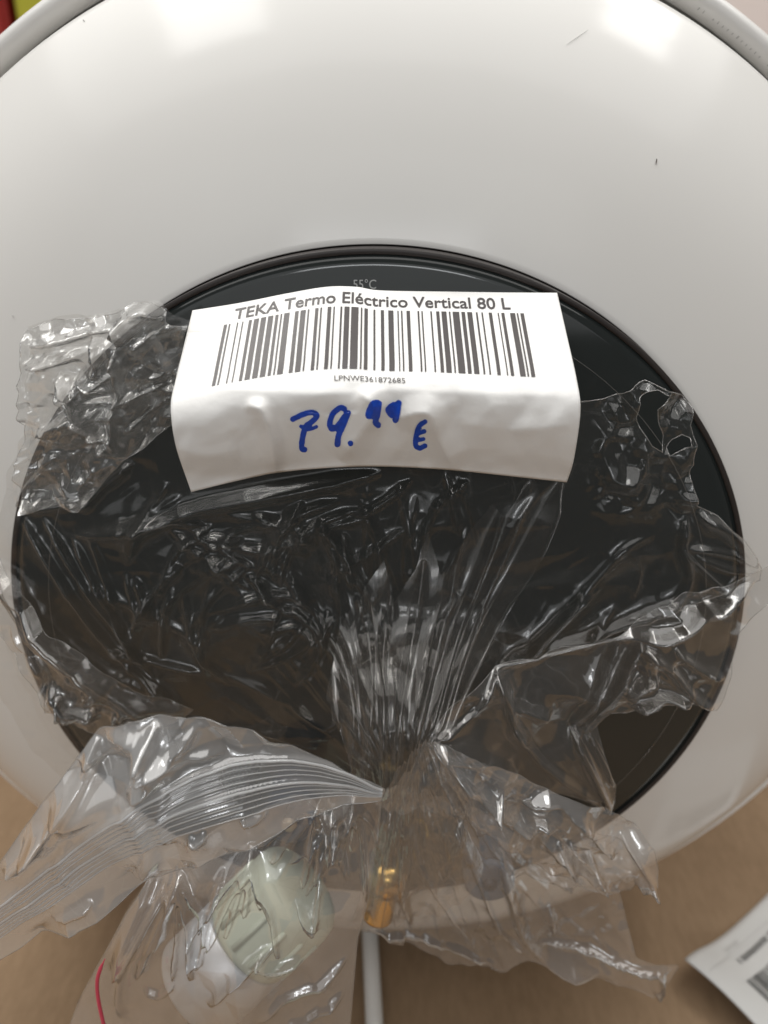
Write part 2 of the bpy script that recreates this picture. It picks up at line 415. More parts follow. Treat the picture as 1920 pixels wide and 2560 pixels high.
def text_mesh(s, offset=0.0, shear=0.0):
    cu = bpy.data.curves.new('t', 'FONT'); cu.body = s; cu.offset = offset; cu.shear = shear; cu.resolution_u = 4
    ob = bpy.data.objects.new('t', cu); COL.objects.link(ob)
    dg = bpy.context.evaluated_depsgraph_get(); me = ob.evaluated_get(dg).to_mesh()
    V = np.array([v.co[:] for v in me.vertices]); F = [tuple(p.vertices) for p in me.polygons]
    ob.evaluated_get(dg).to_mesh_clear(); bpy.data.objects.remove(ob); bpy.data.curves.remove(cu)
    return V, F
def norm_box(V):
    lo = V.min(0); hi = V.max(0); return (V[:, 0]-lo[0])/(hi[0]-lo[0]), (V[:, 1]-lo[1])/(hi[1]-lo[1])
V, F = text_mesh('55°C'); a, b = norm_box(V)
Q = at_y(882+58*a, 724-24*b, -.069)
Q[:, 1] = [panel_y(math.hypot(q[0], q[2]))-.0004 for q in Q]
mesh_obj('temperature_mark', Q, F, MAT['mark_grey'], panel, False)

# tiny printed line on the rim and a few marks in the enamel
V, F = [], []
rs = np.random.RandomState(3)
for k in range(26):
    if rs.rand() < .22: continue
    a0 = math.radians(62.0-k*.52); r0 = .2173; hh = .0004+.0003*rs.rand()
    for (da, dr) in ((0, 0), (.003*(.3+.5*rs.rand()), 0), (.003*(.3+.5*rs.rand()), hh), (0, hh)):
        r = r0+dr; yy = .005-.0080*math.sqrt(max(0, 1-((r-.2204)/.0046)**2))-.0002
        V.append((r*math.cos(a0-da), yy, r*math.sin(a0-da)))
    n = len(V); F.append((n-4, n-3, n-2, n-1))
mesh_obj('rim_print', V, F, MAT['label_grey'], heater, False)
def on_dome(px, py):
    lo, hi = -.06, .01
    d = ray(px, py)
    for s in np.linspace(.15, .6, 6000):
        P = CAM+s*d; r = math.hypot(P[0], P[2])
        if R0 < r < R1 and P[1] >= dome_y(r)-.0003: return P
    return None
def scratch(pts, wd, mat):
    q = [on_dome(*p) for p in pts]; q = [p for p in q if p is not None]
    if len(q) > 1: tube('scratch', q, [wd*(.3+.7*math.sin(math.pi*(i+.5)/len(q))) for i in range(len(q))], mat, heater, 4)
scratch(spline([(1416, 112), (1440, 95), (1470, 75)], 6), .00007, MAT['label_grey'])
scratch([(1640, 411), (1641, 405), (1642, 397)], .00018, MAT['mark_dark'])
scratch([(208, 50), (211, 53)], .00018, MAT['mark_dark'])
scratch([(30, 789), (34, 790)], .00018, MAT['label_grey'])

# pipes of the heater, low on the panel
for (px, py, cm, ln) in ((722, 2065, 'navy_plastic', .03), (1225, 2215, 'paleblue_plastic', .014)):
    c = at_y(np.array(float(px)), np.array(float(py)), -.096)
    pip = lathe('water_pipe', [(.0005, -.0005), (.0022, -.0005), (.0026, .001), (.0078, .002), (.0080, .045)], MAT['pipe_metal'] if ln > .02 else MAT['navy_plastic'], heater, 40)
    pip.location = c
    lathe('pipe_collar', [(.0028, .0008), (.0075, .0004), (.0088, .0014), (.0090, .004), (.0090, ln)], MAT[cm], pip, 40)
# mains cable running out over the cardboard
cz = FLOOR+.0048
cpts = [at_z(x, y, cz) for x, y in ((922, 2250), (924, 2320), (928, 2400), (932, 2480), (936, 2560), (942, 2700))]
tube('power_cable', spline(cpts, 8), .0042, MAT['cable'], heater, 16)

# ------------------------------------------------------------------ price label
price = thing('price_label', 'creased white paper price label with barcode and blue handwritten price on the wrapped panel', 'label')
TOP = spline([(481, 776), (600, 757), (720, 733), (817, 717), (890, 717), (953, 726), (1116, 729), (1260, 731), (1393, 732)], 16)
BOT = spline([(478, 1230), (580, 1205), (686, 1183), (800, 1171), (921, 1166), (1030, 1169), (1136, 1176), (1290, 1192), (1417, 1206)], 16)
LEF = spline([(481, 776), (459, 866), (439, 950), (427, 1015), (439, 1113), (478, 1230)], 16)
RIG = spline([(1393, 732), (1416, 833), (1442, 950), (1451, 1028), (1435, 1146), (1417, 1206)], 16)
def arc(P, t):
    s = np.r_[0, np.cumsum(np.linalg.norm(np.diff(P, axis=0), axis=1))]; s /= s[-1]
    return np.stack([np.interp(t, s, P[:, 0]), np.interp(t, s, P[:, 1])], -1)
def coons(u, v):
    u = np.asarray(u, float); v = np.asarray(v, float); U, Vv = u[..., None], v[..., None]
    C00, C10, C01, C11 = TOP[0], TOP[-1], BOT[0], BOT[-1]
    return (1-Vv)*arc(TOP, u)+Vv*arc(BOT, u)+(1-U)*arc(LEF, v)+U*arc(RIG, v)-((1-U)*(1-Vv)*C00+U*(1-Vv)*C10+(1-U)*Vv*C01+U*Vv*C11)
LRID = [([(612, 1012), (650, 1025), (672, 1080), (682, 1130), (690, 1190)], 34, .0030), ([(895, 980), (930, 1010), (925, 1050), (880, 1110), (850, 1150)], 55, .0028),
        ([(985, 1050), (1040, 1034), (1075, 1040), (1100, 1100), (1140, 1180)], 52, .0030), ([(440, 1120), (520, 1140), (600, 1120)], 60, .0012),
        ([(1150, 1060), (1300, 1075), (1430, 1060)], 70, .0012), ([(470, 965), (620, 975), (800, 985), (1000, 975), (1250, 985), (1430, 990)], 60, .0010),
        ([(1040, 960), (1110, 955), (1160, 948)], 14, .0003)]
_vd = np.linspace(0, 1, 60); _wd = np.linalg.norm(arc(RIG, _vd)-arc(LEF, _vd), axis=1)
_k = np.hanning(13); _k /= _k.sum(); _wd = np.convolve(np.pad(_wd, 6, mode='edge'), _k, mode='valid')
def lab3(u, v, lift=0.0):
    q = coons(u, v); dep = .1035*FPX/np.interp(v, _vd, _wd)
    arch = .0035*np.exp(-((np.asarray(u)-.42)/.22)**2)*np.exp(-(np.asarray(v)/.35)**2)
    h = ridge_field(q[..., 0].ravel(), q[..., 1].ravel(), LRID, 1.0, False).reshape(q.shape[:-1])
    h = h+(.0024*facets(q[..., 0]/120, q[..., 1]/100, 5)+.0006*facets(q[..., 0]/45, q[..., 1]/40, 6))*np.clip((np.asarray(v)-.35)*3, .12, 1)
    return at_d(q[..., 0], q[..., 1], dep-arch-h-lift)
nu, nv = 150, 84
U, Vv = np.meshgrid(np.linspace(0, 1, nu), np.linspace(0, 1, nv))
P = lab3(U.ravel(), Vv.ravel())
F = [(j*nu+i, (j+1)*nu+i, (j+1)*nu+i+1, j*nu+i+1) for j in range(nv-1) for i in range(nu-1)]
paper = mesh_obj('paper', P, F, MAT['paper'], price)
sm = paper.modifiers.new('thick', 'SOLIDIFY'); sm.thickness = .00018; sm.offset = -1
LIFT = .00022
def print_text(name, s, u0, u1, v0, v1, bold, parent, mat):
    V, F = text_mesh(s, bold); a, b = norm_box(V)
    mesh_obj(name, lab3(u0+(u1-u0)*a, v1+(v0-v1)*b, LIFT), F, MAT[mat], parent, False)
print_text('heading_text', 'TEKA Termo Eléctrico Vertical 80 L', .122, .866,   .030, .0925, .014, price, 'ink')
print_text('serial_text', 'LPNWE361872685', .404, .577, .493, .522, 0.0, price, 'ink')
# barcode: bar edges read along its lower end
BR = [(420+a/4.1475, 420+b/4.1475) for a, b in ((452, 487), (508, 525), (598, 612), (657, 670), (732, 765), (790, 845), (868, 925), (948, 1005), (1030, 1063), (1088, 1105), (1128, 1188), (1250, 1290), (1313, 1370), (1393, 1410), (1477, 1512), (1535, 1552))]
BR += [(800+a/4.1475, 800+b/4.1475) for a, b in ((40, 80), (105, 120), (183, 203), (228, 284), (305, 385), (412, 428), (452, 490), (553, 573), (635, 670), (718, 775), (820, 833), (860, 876), (922, 960), (1045, 1063), (1088, 1103), (1188, 1205), (1253, 1288), (1312, 1368), (1395, 1412), (1437, 1510), (1535, 1575), (1600, 1655))]
BR += [(1060+a/4.1475, 1060+b/4.1475) for a, b in ((618, 638), (680, 697), (762, 798), (862, 875), (903, 937), (1000, 1057), (1075, 1092), (1115, 1155))]
uu = np.linspace(0, 1, 2001); xx = coons(uu, np.full(2001, .455))[:, 0]
V, F = [], []
for a, b in BR:
    ua, ub = np.interp([a, b], xx, uu); vv = np.linspace(.112, .455, 30)
    A = lab3(np.full(30, ua), vv, LIFT); B = lab3(np.full(30, ub), vv, LIFT); n = len(V)
    for k in range(30): V += [A[k], B[k]]
    F += [(n+2*k, n+2*k+2, n+2*k+3, n+2*k+1) for k in range(29)]
mesh_obj('barcode', V, F, MAT['ink'], price, False)
# handwriting in blue marker
ug, vg = np.meshgrid(np.linspace(.2, .7, 260), np.linspace(.5, 1, 200)); pg = coons(ug.ravel(), vg.ravel()); ugr, vgr = ug.ravel(), vg.ravel()
def inv(X, Y):
    u = np.empty(len(X)); v = np.empty(len(X))
    for k in range(len(X)):
        uk, vk = .5, .7
        i = np.argmin((pg[:, 0]-X[k])**2+(pg[:, 1]-Y[k])**2); uk, vk = ugr[i], vgr[i]
        for _ in range(2):
            q = coons(uk, vk); e = 1e-3; qu = (coons(uk+e, vk)-q)/e; qv = (coons(uk, vk+e)-q)/e
            d = np.linalg.solve(np.stack([qu, qv], 1), np.array([X[k], Y[k]])-q); uk += d[0]; vk += d[1]
        u[k], v[k] = uk, vk
    return u, v
def strokes(name, lines, parent, mat, lift, step=2.0):
    LN = [(np.array([(700+x/4.046, 980+y/4.046) for x, y in (spline(l, 8) if len(l) > 2 else l)]), w_/2/4.046) for l, w_ in lines]
    A = np.vstack([l for l, _ in LN]); lo = A.min(0)-12; hi = A.max(0)+12
    X, Y = np.meshgrid(np.arange(lo[0], hi[0], step), np.arange(lo[1], hi[1], step))
    D = np.full(X.shape, 1e9); NX = X.copy(); NY = Y.copy(); W = np.ones(X.shape)
    for l, w_ in LN:
        d, qx, qy, _ = polydist(X, Y, l); w2 = w_*(.93+.16*vnoise(X/7, Y/7, 3)); s = d-w2 < D
        D = np.where(s, d-w2, D); NX = np.where(s, qx, NX); NY = np.where(s, qy, NY); W = np.where(s, w2, W)
    ins = D < 0; cell = ins[:-1, :-1] | ins[1:, :-1] | ins[:-1, 1:] | ins[1:, 1:]
    use = np.zeros(ins.shape, bool); use[:-1, :-1] |= cell; use[1:, :-1] |= cell; use[:-1, 1:] |= cell; use[1:, 1:] |= cell
    o = use & ~ins; dd = np.hypot(X-NX, Y-NY)+1e-9
    X = np.where(o, NX+(X-NX)/dd*W, X); Y = np.where(o, NY+(Y-NY)/dd*W, Y)
    idx = np.full(ins.shape, -1); idx[use] = np.arange(use.sum()); u, v = inv(X[use], Y[use])
    c = np.argwhere(cell); i, j = c[:, 0], c[:, 1]
    F = np.stack([idx[i, j], idx[i+1, j], idx[i+1, j+1], idx[i, j+1]], 1)
    mesh_obj(name, lab3(u, v, lift), F, MAT[mat], parent, False)
G1 = [([(130, 275), (230, 228), (320, 207), (372, 238), (330, 295), (265, 345), (240, 410), (222, 500), (222, 572), (250, 582)], 55), ([(212, 348), (290, 378), (368, 352)], 36)]
G2 = [([(650, 172), (610, 160), (540, 215), (503, 310), (522, 372), (580, 350), (640, 265), (688, 212)], 56), ([(684, 215), (640, 330), (595, 430), (580, 530)], 60)]
G3 = [([(985, 108), (935, 125), (893, 235), (955, 225), (985, 140)], 62), ([(1000, 118), (985, 220), (968, 300), (992, 335)], 62)]
G4 = [([(1150, 130), (1098, 175), (1130, 235), (1170, 190), (1200, 112)], 60), ([(1196, 115), (1185, 200), (1168, 285)], 60)]
G5 = [([(1465, 302), (1410, 345), (1382, 430), (1370, 530), (1410, 568), (1465, 545)], 50), ([(1385, 425), (1458, 398)], 44), ([(1385, 490), (1450, 476)], 40)]
for g in (G1, G2, [([(712, 519), (713, 521)], 54)], G3, G4, G5): strokes('handwritten_figure', g, price, 'marker', LIFT)

# ------------------------------------------------------------------ the clear bag round the panel
bag = thing('plastic_bag', 'crumpled clear plastic bag stretched over the dark panel and gathered at its neck', 'plastic bag', tuple(at_y(np.array(1010.), np.array(1880.), -.11)))
def P_(ob):                        # keep world position under the bag's empty
    ob.matrix_parent_inverse = Matrix.Translation(ob.parent.location).inverted(); return ob
LABPOLY = [np.vstack([TOP, RIG, BOT[::-1], LEF[::-1]])]
def labmask(X, Y):
    ins = inpoly(X, Y, LABPOLY); d, _, _, _ = polydist(X, Y, LABPOLY[0][::8], True)
    return np.where(ins, 0.12, np.clip(.12+d/60, 0, 1))
def sst(x, a, b): t = np.clip((x-a)/(b-a), 0, 1); return t*t*(3-2*t)
def gauss(X, Y, cx, cy, sx, sy): return np.exp(-((X-cx)/sx)**2-((Y-cy)/sy)**2)
def y_bag(X, Y):
    e = ((X-945)/960)**2+((Y-1400)/820)**2
    return -.0735-.013*np.clip(1-e, 0, 1)**.6-.036*gauss(X, Y, 1000, 1880, 260, 260)
def pleat(X, Y, ax, ay, freq, seed, sharp=1.6):
    th = np.arctan2(X-ax, ay-Y); r = np.hypot(X-ax, Y-ay)
    return ridged(th*freq+.25*vnoise(r/120, th*4, seed+9), r/900., seed, 2, sharp)
A_OUT = [(75, 815), (140, 792), (250, 785), (310, 770), (330, 757), (400, 752), (432, 785), (470, 800), (620, 880), (1300, 940), (1455, 1005), (1520, 1000), (1560, 985), (1585, 960), (1612, 951), (1650, 965), (1692, 985), (1715, 995), (1732, 1020), (1722, 1060), (1733, 1105), (1728, 1170), (1742, 1265),
         (1790, 1285), (1850, 1340), (1875, 1375), (1908, 1425), (1903, 1455), (1850, 1475), (1700, 1520), (1560, 1570), (1400, 1620), (1240, 1690), (1090, 1840), (1040, 1960), (930, 1990), (800, 1975), (600, 1900), (430, 1830), (330, 1860), (300, 1930), (150, 1950), (60, 1850), (0, 1760), (-80, 1620), (-80, 1400), (0, 1300), (18, 1180), (55, 1080)]
HOLE1 = [(1592, 990), (1612, 975), (1642, 972), (1672, 988), (1652, 1005), (1640, 1020), (1645, 1060), (1660, 1090), (1655, 1130), (1625, 1110), (1600, 1070), (1588, 1040)]
HOLE2 = [(1682, 1100), (1705, 1086), (1722, 1092), (1722, 1110), (1695, 1124), (1672, 1138), (1668, 1120)]
rs = np.random.RandomState(11)
AR = [([(185, 1337), (270, 1322), (370, 1303), (450, 1280), (532, 1256), (700, 1225), (960, 1178)], 26, .0042),
      ([(-20, 1380), (60, 1480), (140, 1590), (220, 1665), (330, 1740), (470, 1785)], 34, .0050),
      ([(10, 1440), (90, 1560), (170, 1640)], 18, .0022),
      ([(130, 1720), (170, 1768), (255, 1776)], 20, .003), ([(110, 1700), (150, 1745)], 16, .003), ([(300, 1770), (330, 1800), (350, 1830)], 18, .003),
      ([(60, 1290), (150, 1430), (240, 1560), (330, 1660), (460, 1760)], 15, .0022), ([(110, 1290), (220, 1460), (310, 1580), (390, 1690)], 13, .0020),
      ([(180, 1335), (270, 1500), (350, 1640)], 12, .0016), ([(230, 1330), (260, 1420), (300, 1520)], 11, .0014),
      ([(205, 1275), (260, 1215), (330, 1160)], 18, .0026), ([(60, 1270), (150, 1258), (240, 1250)], 14, .0025), ([(60, 1260), (80, 1210), (110, 1180)], 12, .003),
      ([(440, 1300), (560, 1370), (640, 1420)], 10, .0012), ([(560, 1370), (700, 1360), (800, 1300), (900, 1270)], 12, .0016),
      ([(640, 1440), (690, 1330), (760, 1275), (850, 1250)], 14, .0020), ([(700, 1470), (720, 1380), (790, 1320), (930, 1290)], 12, .0016),
      ([(760, 1250), (720, 1300), (690, 1370), (690, 1450)], 14, .0022), ([(520, 1530), (620, 1490), (700, 1480), (790, 1500)], 13, .0018),
      ([(700, 1520), (760, 1540), (830, 1620), (880, 1720)], 14, .0022), ([(650, 1580), (740, 1570), (800, 1620)], 10, .0013),
      ([(880, 1290), (960, 1250), (1030, 1200)], 12, .0018), ([(830, 1360), (860, 1420), (930, 1480)], 12, .0018), ([(860, 1330), (880, 1400), (920, 1460)], 9, .0014),
      ([(850, 1420), (930, 1370), (1010, 1320)], 11, .0016), ([(1110, 1170), (1130, 1250), (1150, 1330)], 12, .0016), ([(1140, 1190), (1180, 1280), (1200, 1360)], 9, .0012),
      ([(1080, 1270), (1140, 1220), (1170, 1200)], 10, .0014), ([(1230, 1680), (1330, 1610), (1450, 1590), (1560, 1552), (1690, 1500)], 20, .0030),
      ([(1240, 1660), (1370, 1560), (1500, 1430), (1560, 1370), (1640, 1340)], 16, .0016), ([(1720, 1290), (1705, 1370), (1720, 1440), (1690, 1500), (1640, 1540)], 18, .0026),
      ([(1740, 1285), (1800, 1310), (1850, 1360), (1890, 1420)], 22, .0045), ([(1720, 1370), (1790, 1375), (1880, 1400)], 11, .0022), ([(1700, 1370), (1770, 1440), (1820, 1475), (1850, 1440)], 10, .0020),
      ([(1560, 1370), (1600, 1420), (1580, 1500)], 9, .0010), ([(1740, 1390), (1830, 1425), (1900, 1430)], 9, .002)]
for k in range(46):                 # curved wrinkles swirling in the middle of the film
    x, y = rs.uniform(300, 1000), rs.uniform(1290, 1640)
    a = math.atan2(y-1560, x-620)+math.pi/2+.3*rs.randn(); l = rs.uniform(50, 140)
    AR.append(([(x-l*math.cos(a), y-l*math.sin(a)), (x+6*rs.randn(), y+6*rs.randn()), (x+l*math.cos(a+.35), y+l*math.sin(a+.35))], rs.uniform(9, 17), rs.uniform(.0007, .0018)))
for k in range(44):                 # long folds drawn towards the neck
    a = math.radians(rs.uniform(-5, 185)); r0 = rs.uniform(160, 650); l = rs.uniform(120, 380)
    x, y = 1010+r0*math.cos(a), 1880-r0*.8*math.sin(a); b_ = a+.16*rs.randn()
    AR.append(([(x, y), (x+.5*l*math.cos(b_)+9*rs.randn(), y-.4*l*math.sin(b_)+9*rs.randn()), (x+l*math.cos(b_), y-l*.8*math.sin(b_))], rs.uniform(9, 18), rs.uniform(.0006, .0016)))
def h_main(X, Y):
    H = ridge_field(X, Y, AR, 1.5)
    r = np.hypot(X-1010, Y-1900)
    H += .0034*(pleat(X, Y, 1010, 1990, 8, 4)-.4)*np.exp(-(r/420)**2)*sst(r, 0, 90)
    left = sst(-X, -420, -120)*sst(-Y, -1350, -1050)
    rt = sst(X, 1440, 1560)*sst(-Y, -1320, -1230)
    edge = np.clip(((X-900)/900)**2+((Y-1420)/640)**2-.55, 0, 1)
    H += .0060*facets(X/75, Y/75, 3)*(.03+left+1.1*rt+.35*edge)
    H += .0032*facets(X/32+3, Y/32, 8)*(.015+.9*left+1.3*rt+.3*edge)
    H += .0012*(ridged(X/190+vnoise(X/90, Y/90, 2), Y/150, 5, 2, 1.5)-.5)+.0016*facets(X/260, Y/210, 77)+.0030*(vnoise(X/150, Y/120, 78)-.5)
    return H*labmask(X, Y)
P_(sheet('film', [A_OUT, HOLE1, HOLE2], y_bag, h_main, MAT['bag_film'], bag, 3.4, 3.0, 21, .00014, 1440))

# crumpled folded corner of the bag, upper left
CR = [([(150, 940), (200, 1000), (245, 1065), (320, 1130)], 20, .006), ([(308, 860), (298, 940), (302, 1040), (316, 1125)], 14, .004), ([(80, 830), (72, 930), (55, 1060)], 14, .004),
      ([(250, 830), (255, 900), (250, 990)], 26, .005), ([(300, 850), (330, 800), (380, 770), (420, 785)], 22, .006), ([(330, 880), (400, 830), (470, 800)], 14, .003),
      ([(200, 1000), (300, 1005), (420, 960)], 8, .0018), ([(320, 1080), (400, 1010), (440, 990)], 9, .002), ([(90, 1090), (150, 1060), (180, 1050)], 16, .004), ([(210, 1075), (250, 1075), (310, 1080)], 8, .002),
      ([(80, 900), (150, 900), (230, 870)], 14, .004), ([(90, 860), (180, 840), (300, 810)], 14, .004), ([(200, 930), (250, 960), (290, 930)], 14, .004)]
C_OUT = [(78, 822), (140, 796), (250, 790), (310, 775), (345, 752), (395, 750), (425, 775), (428, 800), (470, 815), (445, 900), (435, 980), (420, 1070), (360, 1120), (320, 1140), (270, 1190), (210, 1265), (60, 1275), (30, 1200), (55, 1085), (72, 950)]
P_(sheet('crumpled_corner', [C_OUT], lambda X, Y: -.079-.007*gauss(X, Y, 250, 950, 160, 160),
         lambda X, Y: ridge_field(X, Y, CR, 1.4)+.0100*facets(X/95, Y/85, 17)+.0042*facets(X/38, Y/34, 14)+.0012*facets(X/17, Y/16, 15)*vnoise(X/60, Y/60, 16), MAT['bag_crumpled'], bag, 3.0, 2.5, 5, .00011))

# bulging fold hanging off the left side
L_OUT = [(-60, 1330), (0, 1395), (60, 1465), (140, 1570), (230, 1648), (340, 1722), (485, 1772), (430, 1812), (350, 1838), (290, 1850), (200, 1815), (120, 1760), (60, 1680), (10, 1600), (-60, 1540)]
LR = [([(-40, 1375), (60, 1495), (140, 1600), (220, 1675), (330, 1745), (460, 1780)], 30, .0075), ([(0, 1460), (90, 1580), (180, 1680), (230, 1720)], 16, .0035), ([(225, 1690), (228, 1720), (215, 1750)], 10, .003), ([(250, 1700), (255, 1740), (250, 1770)], 10, .003),
      ([(120, 1715), (170, 1765), (255, 1790)], 18, .0045), ([(150, 1730), (165, 1760), (150, 1790)], 10, .003), ([(290, 1765), (320, 1800), (330, 1835)], 14, .004), ([(310, 1750), (350, 1790), (400, 1800)], 14, .0035), ([(30, 1560), (70, 1640), (110, 1700)], 14, .002)]
P_(sheet('side_fold', [L_OUT], lambda X, Y: -.083-.010*gauss(X, Y, 200, 1660, 220, 160),
         lambda X, Y: ridge_field(X, Y, LR)+.0050*facets(X/90, Y/80, 111)+.0035*facets(X/34, Y/30, 113)*(.15+gauss(X, Y, 230, 1760, 160, 60)), MAT['bag_lobe'], bag, 3.0, 2.0, 111, .00011))

# the pleats running down into the neck
E_OUT = [(900, 1480), (960, 1400), (985, 1500), (1040, 1420), (1070, 1330), (1100, 1440), (1180, 1320), (1230, 1260), (1260, 1290), (1330, 1180), (1350, 1240), (1425, 1150), (1442, 1160), (1350, 1330), (1250, 1510), (1160, 1690), (1082, 1850), (1060, 1930), (1000, 2010), (930, 2000), (885, 1960), (862, 1850), (835, 1760), (822, 1690), (850, 1560)]
ER = [([(1440, 1140), (1350, 1320), (1240, 1510), (1150, 1680), (1072, 1850)], 15, .0045), ([(1330, 1200), (1260, 1360), (1170, 1560), (1062, 1860)], 15, .0038), ([(1260, 1260), (1200, 1420), (1130, 1600), (1050, 1870)], 12, .003),
      ([(1400, 1230), (1290, 1440), (1190, 1620), (1078, 1845)], 9, .003), ([(1150, 1250), (1130, 1440), (1080, 1640), (1020, 1900)], 14, .0032), ([(990, 1400), (960, 1600), (960, 1780), (960, 1960)], 13, .003),
      ([(880, 1400), (920, 1550), (930, 1720), (910, 1950)], 13, .003), ([(800, 1500), (860, 1620), (885, 1760), (880, 1940)], 12, .0028), ([(740, 1560), (810, 1680), (840, 1800), (845, 1930)], 12, .0028),
      ([(1060, 1400), (1030, 1580), (1000, 1760), (985, 1950)], 11, .003), ([(820, 1620), (825, 1750), (828, 1930)], 9, .003)]
def h_neck(X, Y):
    return ridge_field(X, Y, ER, 1.7)+.0024*(pleat(X, Y, 985, 2130, 7, 7, 1.3)-.35)*sst(Y, 1250, 1650)+.0012*(pleat(X, Y, 985, 2130, 19, 8, 1.5)-.35)*sst(Y, 1350, 1750)
P_(sheet('neck_pleats', [E_OUT], lambda X, Y: y_bag(X, Y)+.003-.013*sst(Y, 1190, 1900), lambda X, Y: h_neck(X, Y)*labmask(X, Y), MAT['bag_film'], bag, 3.2, 4.0, 9))

# the loose lobe on the right
B_OUT = [(1068, 1850), (1130, 1752), (1238, 1662), (1400, 1592), (1560, 1550), (1700, 1500), (1850, 1452), (1950, 1415), (1950, 1480), (1870, 1545), (1825, 1690), (1790, 1770), (1725, 1748), (1600, 1778), (1492, 1800), (1505, 1870), (1538, 1960), (1530, 2050), (1480, 2015), (1400, 1995), (1300, 1965), (1200, 1925), (1110, 1890)]
BRD = [([(1238, 1664), (1270, 1740), (1285, 1800), (1330, 1860)], 15, .0038), ([(1280, 1755), (1330, 1775), (1380, 1800)], 22, .0028), ([(1240, 1666), (1400, 1600), (1540, 1562), (1640, 1580), (1740, 1540), (1890, 1450)], 18, .0040),
       ([(1545, 1565), (1500, 1670), (1455, 1770), (1425, 1830)], 13, .0045), ([(1600, 1590), (1540, 1690), (1480, 1790), (1440, 1850)], 13, .0045), ([(1430, 1830), (1470, 1900), (1510, 1990), (1525, 2040)], 16, .004),
       ([(1470, 1830), (1510, 1900), (1530, 1960)], 9, .0025), ([(1280, 1800), (1330, 1880), (1420, 1950), (1500, 2010)], 14, .003), ([(1080, 1850), (1160, 1868), (1230, 1900), (1290, 1950)], 20, .0048),
       ([(1590, 1600), (1660, 1650), (1720, 1720), (1780, 1765)], 15, .0035), ([(1680, 1610), (1740, 1660), (1810, 1690)], 12, .0025), ([(1560, 1740), (1600, 1700), (1650, 1690)], 14, .004), ([(1580, 1770), (1660, 1740), (1720, 1745)], 12, .0035),
       ([(1090, 1840), (1180, 1790), (1240, 1670)], 10, .002)]
def h_lobe(X, Y):
    c = gauss(X, Y, 1640, 1700, 130, 70)+gauss(X, Y, 1750, 1510, 130, 45)
    return ridge_field(X, Y, BRD, 1.5)+.0050*facets(X/170, Y/150, 41)+.0040*(vnoise(X/110, Y/90, 42)-.5)+.0060*facets(X/38, Y/32, 44)*(.02+c)
P_(sheet('side_lobe', [B_OUT], lambda X, Y: -.088-.034*gauss(X, Y, 1010, 1880, 330, 300), h_lobe, MAT['bag_lobe'], bag, 3.2, 2.5, 31, .00011))

# flared skirt below the gathered neck
S_OUT = [(1068, 1850), (1130, 1870), (1200, 1895), (1330, 1960), (1480, 2010), (1550, 2045), (1600, 2085), (1638, 2130), (1643, 2165), (1632, 2205), (1585, 2200), (1575, 2225), (1520, 2243), (1440, 2205), (1300, 2130), (1180, 2050), (1090, 2020), (1000, 2020), (940, 2000), (1010, 1930)]
SR = [([(1080, 1860), (1200, 1960), (1330, 2060), (1440, 2150), (1520, 2235)], 16, .004), ([(1300, 2010), (1370, 1990), (1430, 2010), (1480, 2060)], 16, .004), ([(1230, 2000), (1300, 2040), (1390, 2050)], 14, .003), ([(1255, 1960), (1240, 2010), (1290, 2060)], 10, .003),
      ([(1390, 2080), (1420, 2130), (1440, 2190)], 9, .003), ([(1420, 2090), (1460, 2140), (1510, 2200)], 9, .003), ([(1470, 2120), (1490, 2170), (1520, 2230)], 8, .003), ([(1555, 2095), (1600, 2150), (1630, 2195)], 9, .0035), ([(1585, 2195), (1610, 2180), (1632, 2200)], 9, .0035), ([(1400, 2000), (1470, 2060), (1540, 2140)], 14, .003), ([(1080, 1870), (1110, 1940), (1150, 2030)], 14, .003), ([(1090, 1890), (1130, 1960), (1180, 2040)], 9, .003)]
P_(sheet('neck_skirt', [S_OUT], lambda X, Y: -.122+.016*sst(np.hypot(X-1060, Y-1850), 0, 600),
         lambda X, Y: ridge_field(X, Y, SR, 1.4)+.0045*(pleat(X, Y, 1040, 1820, 6, 15, 1.6)-.4)+.0060*facets(X/100, Y/80, 23)+.0020*facets(X/40, Y/34, 25)+.004*(vnoise(X/60, Y/50, 24)-.5), MAT['bag_skirt'], bag, 3.2, 2.0, 41, .00011))
D_OUT = [(960, 1970), (1060, 1960), (1180, 2020), (1300, 2090), (1450, 2200), (1550, 2235), (1585, 2380), (1640, 2402), (1692, 2412), (1696, 2420), (1632, 2486), (1540, 2462), (1420, 2425), (1320, 2395), (1250, 2430), (1130, 2410), (1010, 2365), (900, 2320), (880, 2290), (925, 2150)]
DR = [([(1250, 2130), (1280, 2230), (1310, 2320), (1380, 2400), (1500, 2440)], 18, .004), ([(1340, 2350), (1450, 2375), (1560, 2400), (1680, 2418)], 8, .0025), ([(1160, 2050), (1130, 2120), (1100, 2200)], 16, .003), ([(1180, 2160), (1250, 2300), (1330, 2390)], 9, .002), ([(1020, 2040), (1070, 2200), (1220, 2400)], 9, .002),
      ([(1370, 2250), (1380, 2300), (1365, 2340)], 8, .0025), ([(1640, 2410), (1650, 2440), (1630, 2470)], 8, .003), ([(920, 2320), (1050, 2345), (1250, 2420)], 9, .002), ([(980, 2020), (950, 2150), (930, 2290)], 16, .0035), ([(1000, 2010), (1000, 2150), (1030, 2330)], 12, .003)]
P_(sheet('lower_skirt', [D_OUT], lambda X, Y: -.112+.022*sst(np.hypot(X-1020, Y-1900), 50, 600),
         lambda X, Y: ridge_field(X, Y, DR, 1.5)+.0040*(pleat(X, Y, 1010, 1850, 7, 51, 1.6)-.4)+.0065*facets(X/120, Y/100, 53)+.0018*facets(X/42, Y/36, 55), MAT['bag_skirt'], bag, 3.4, 1.5, 51, .00011))
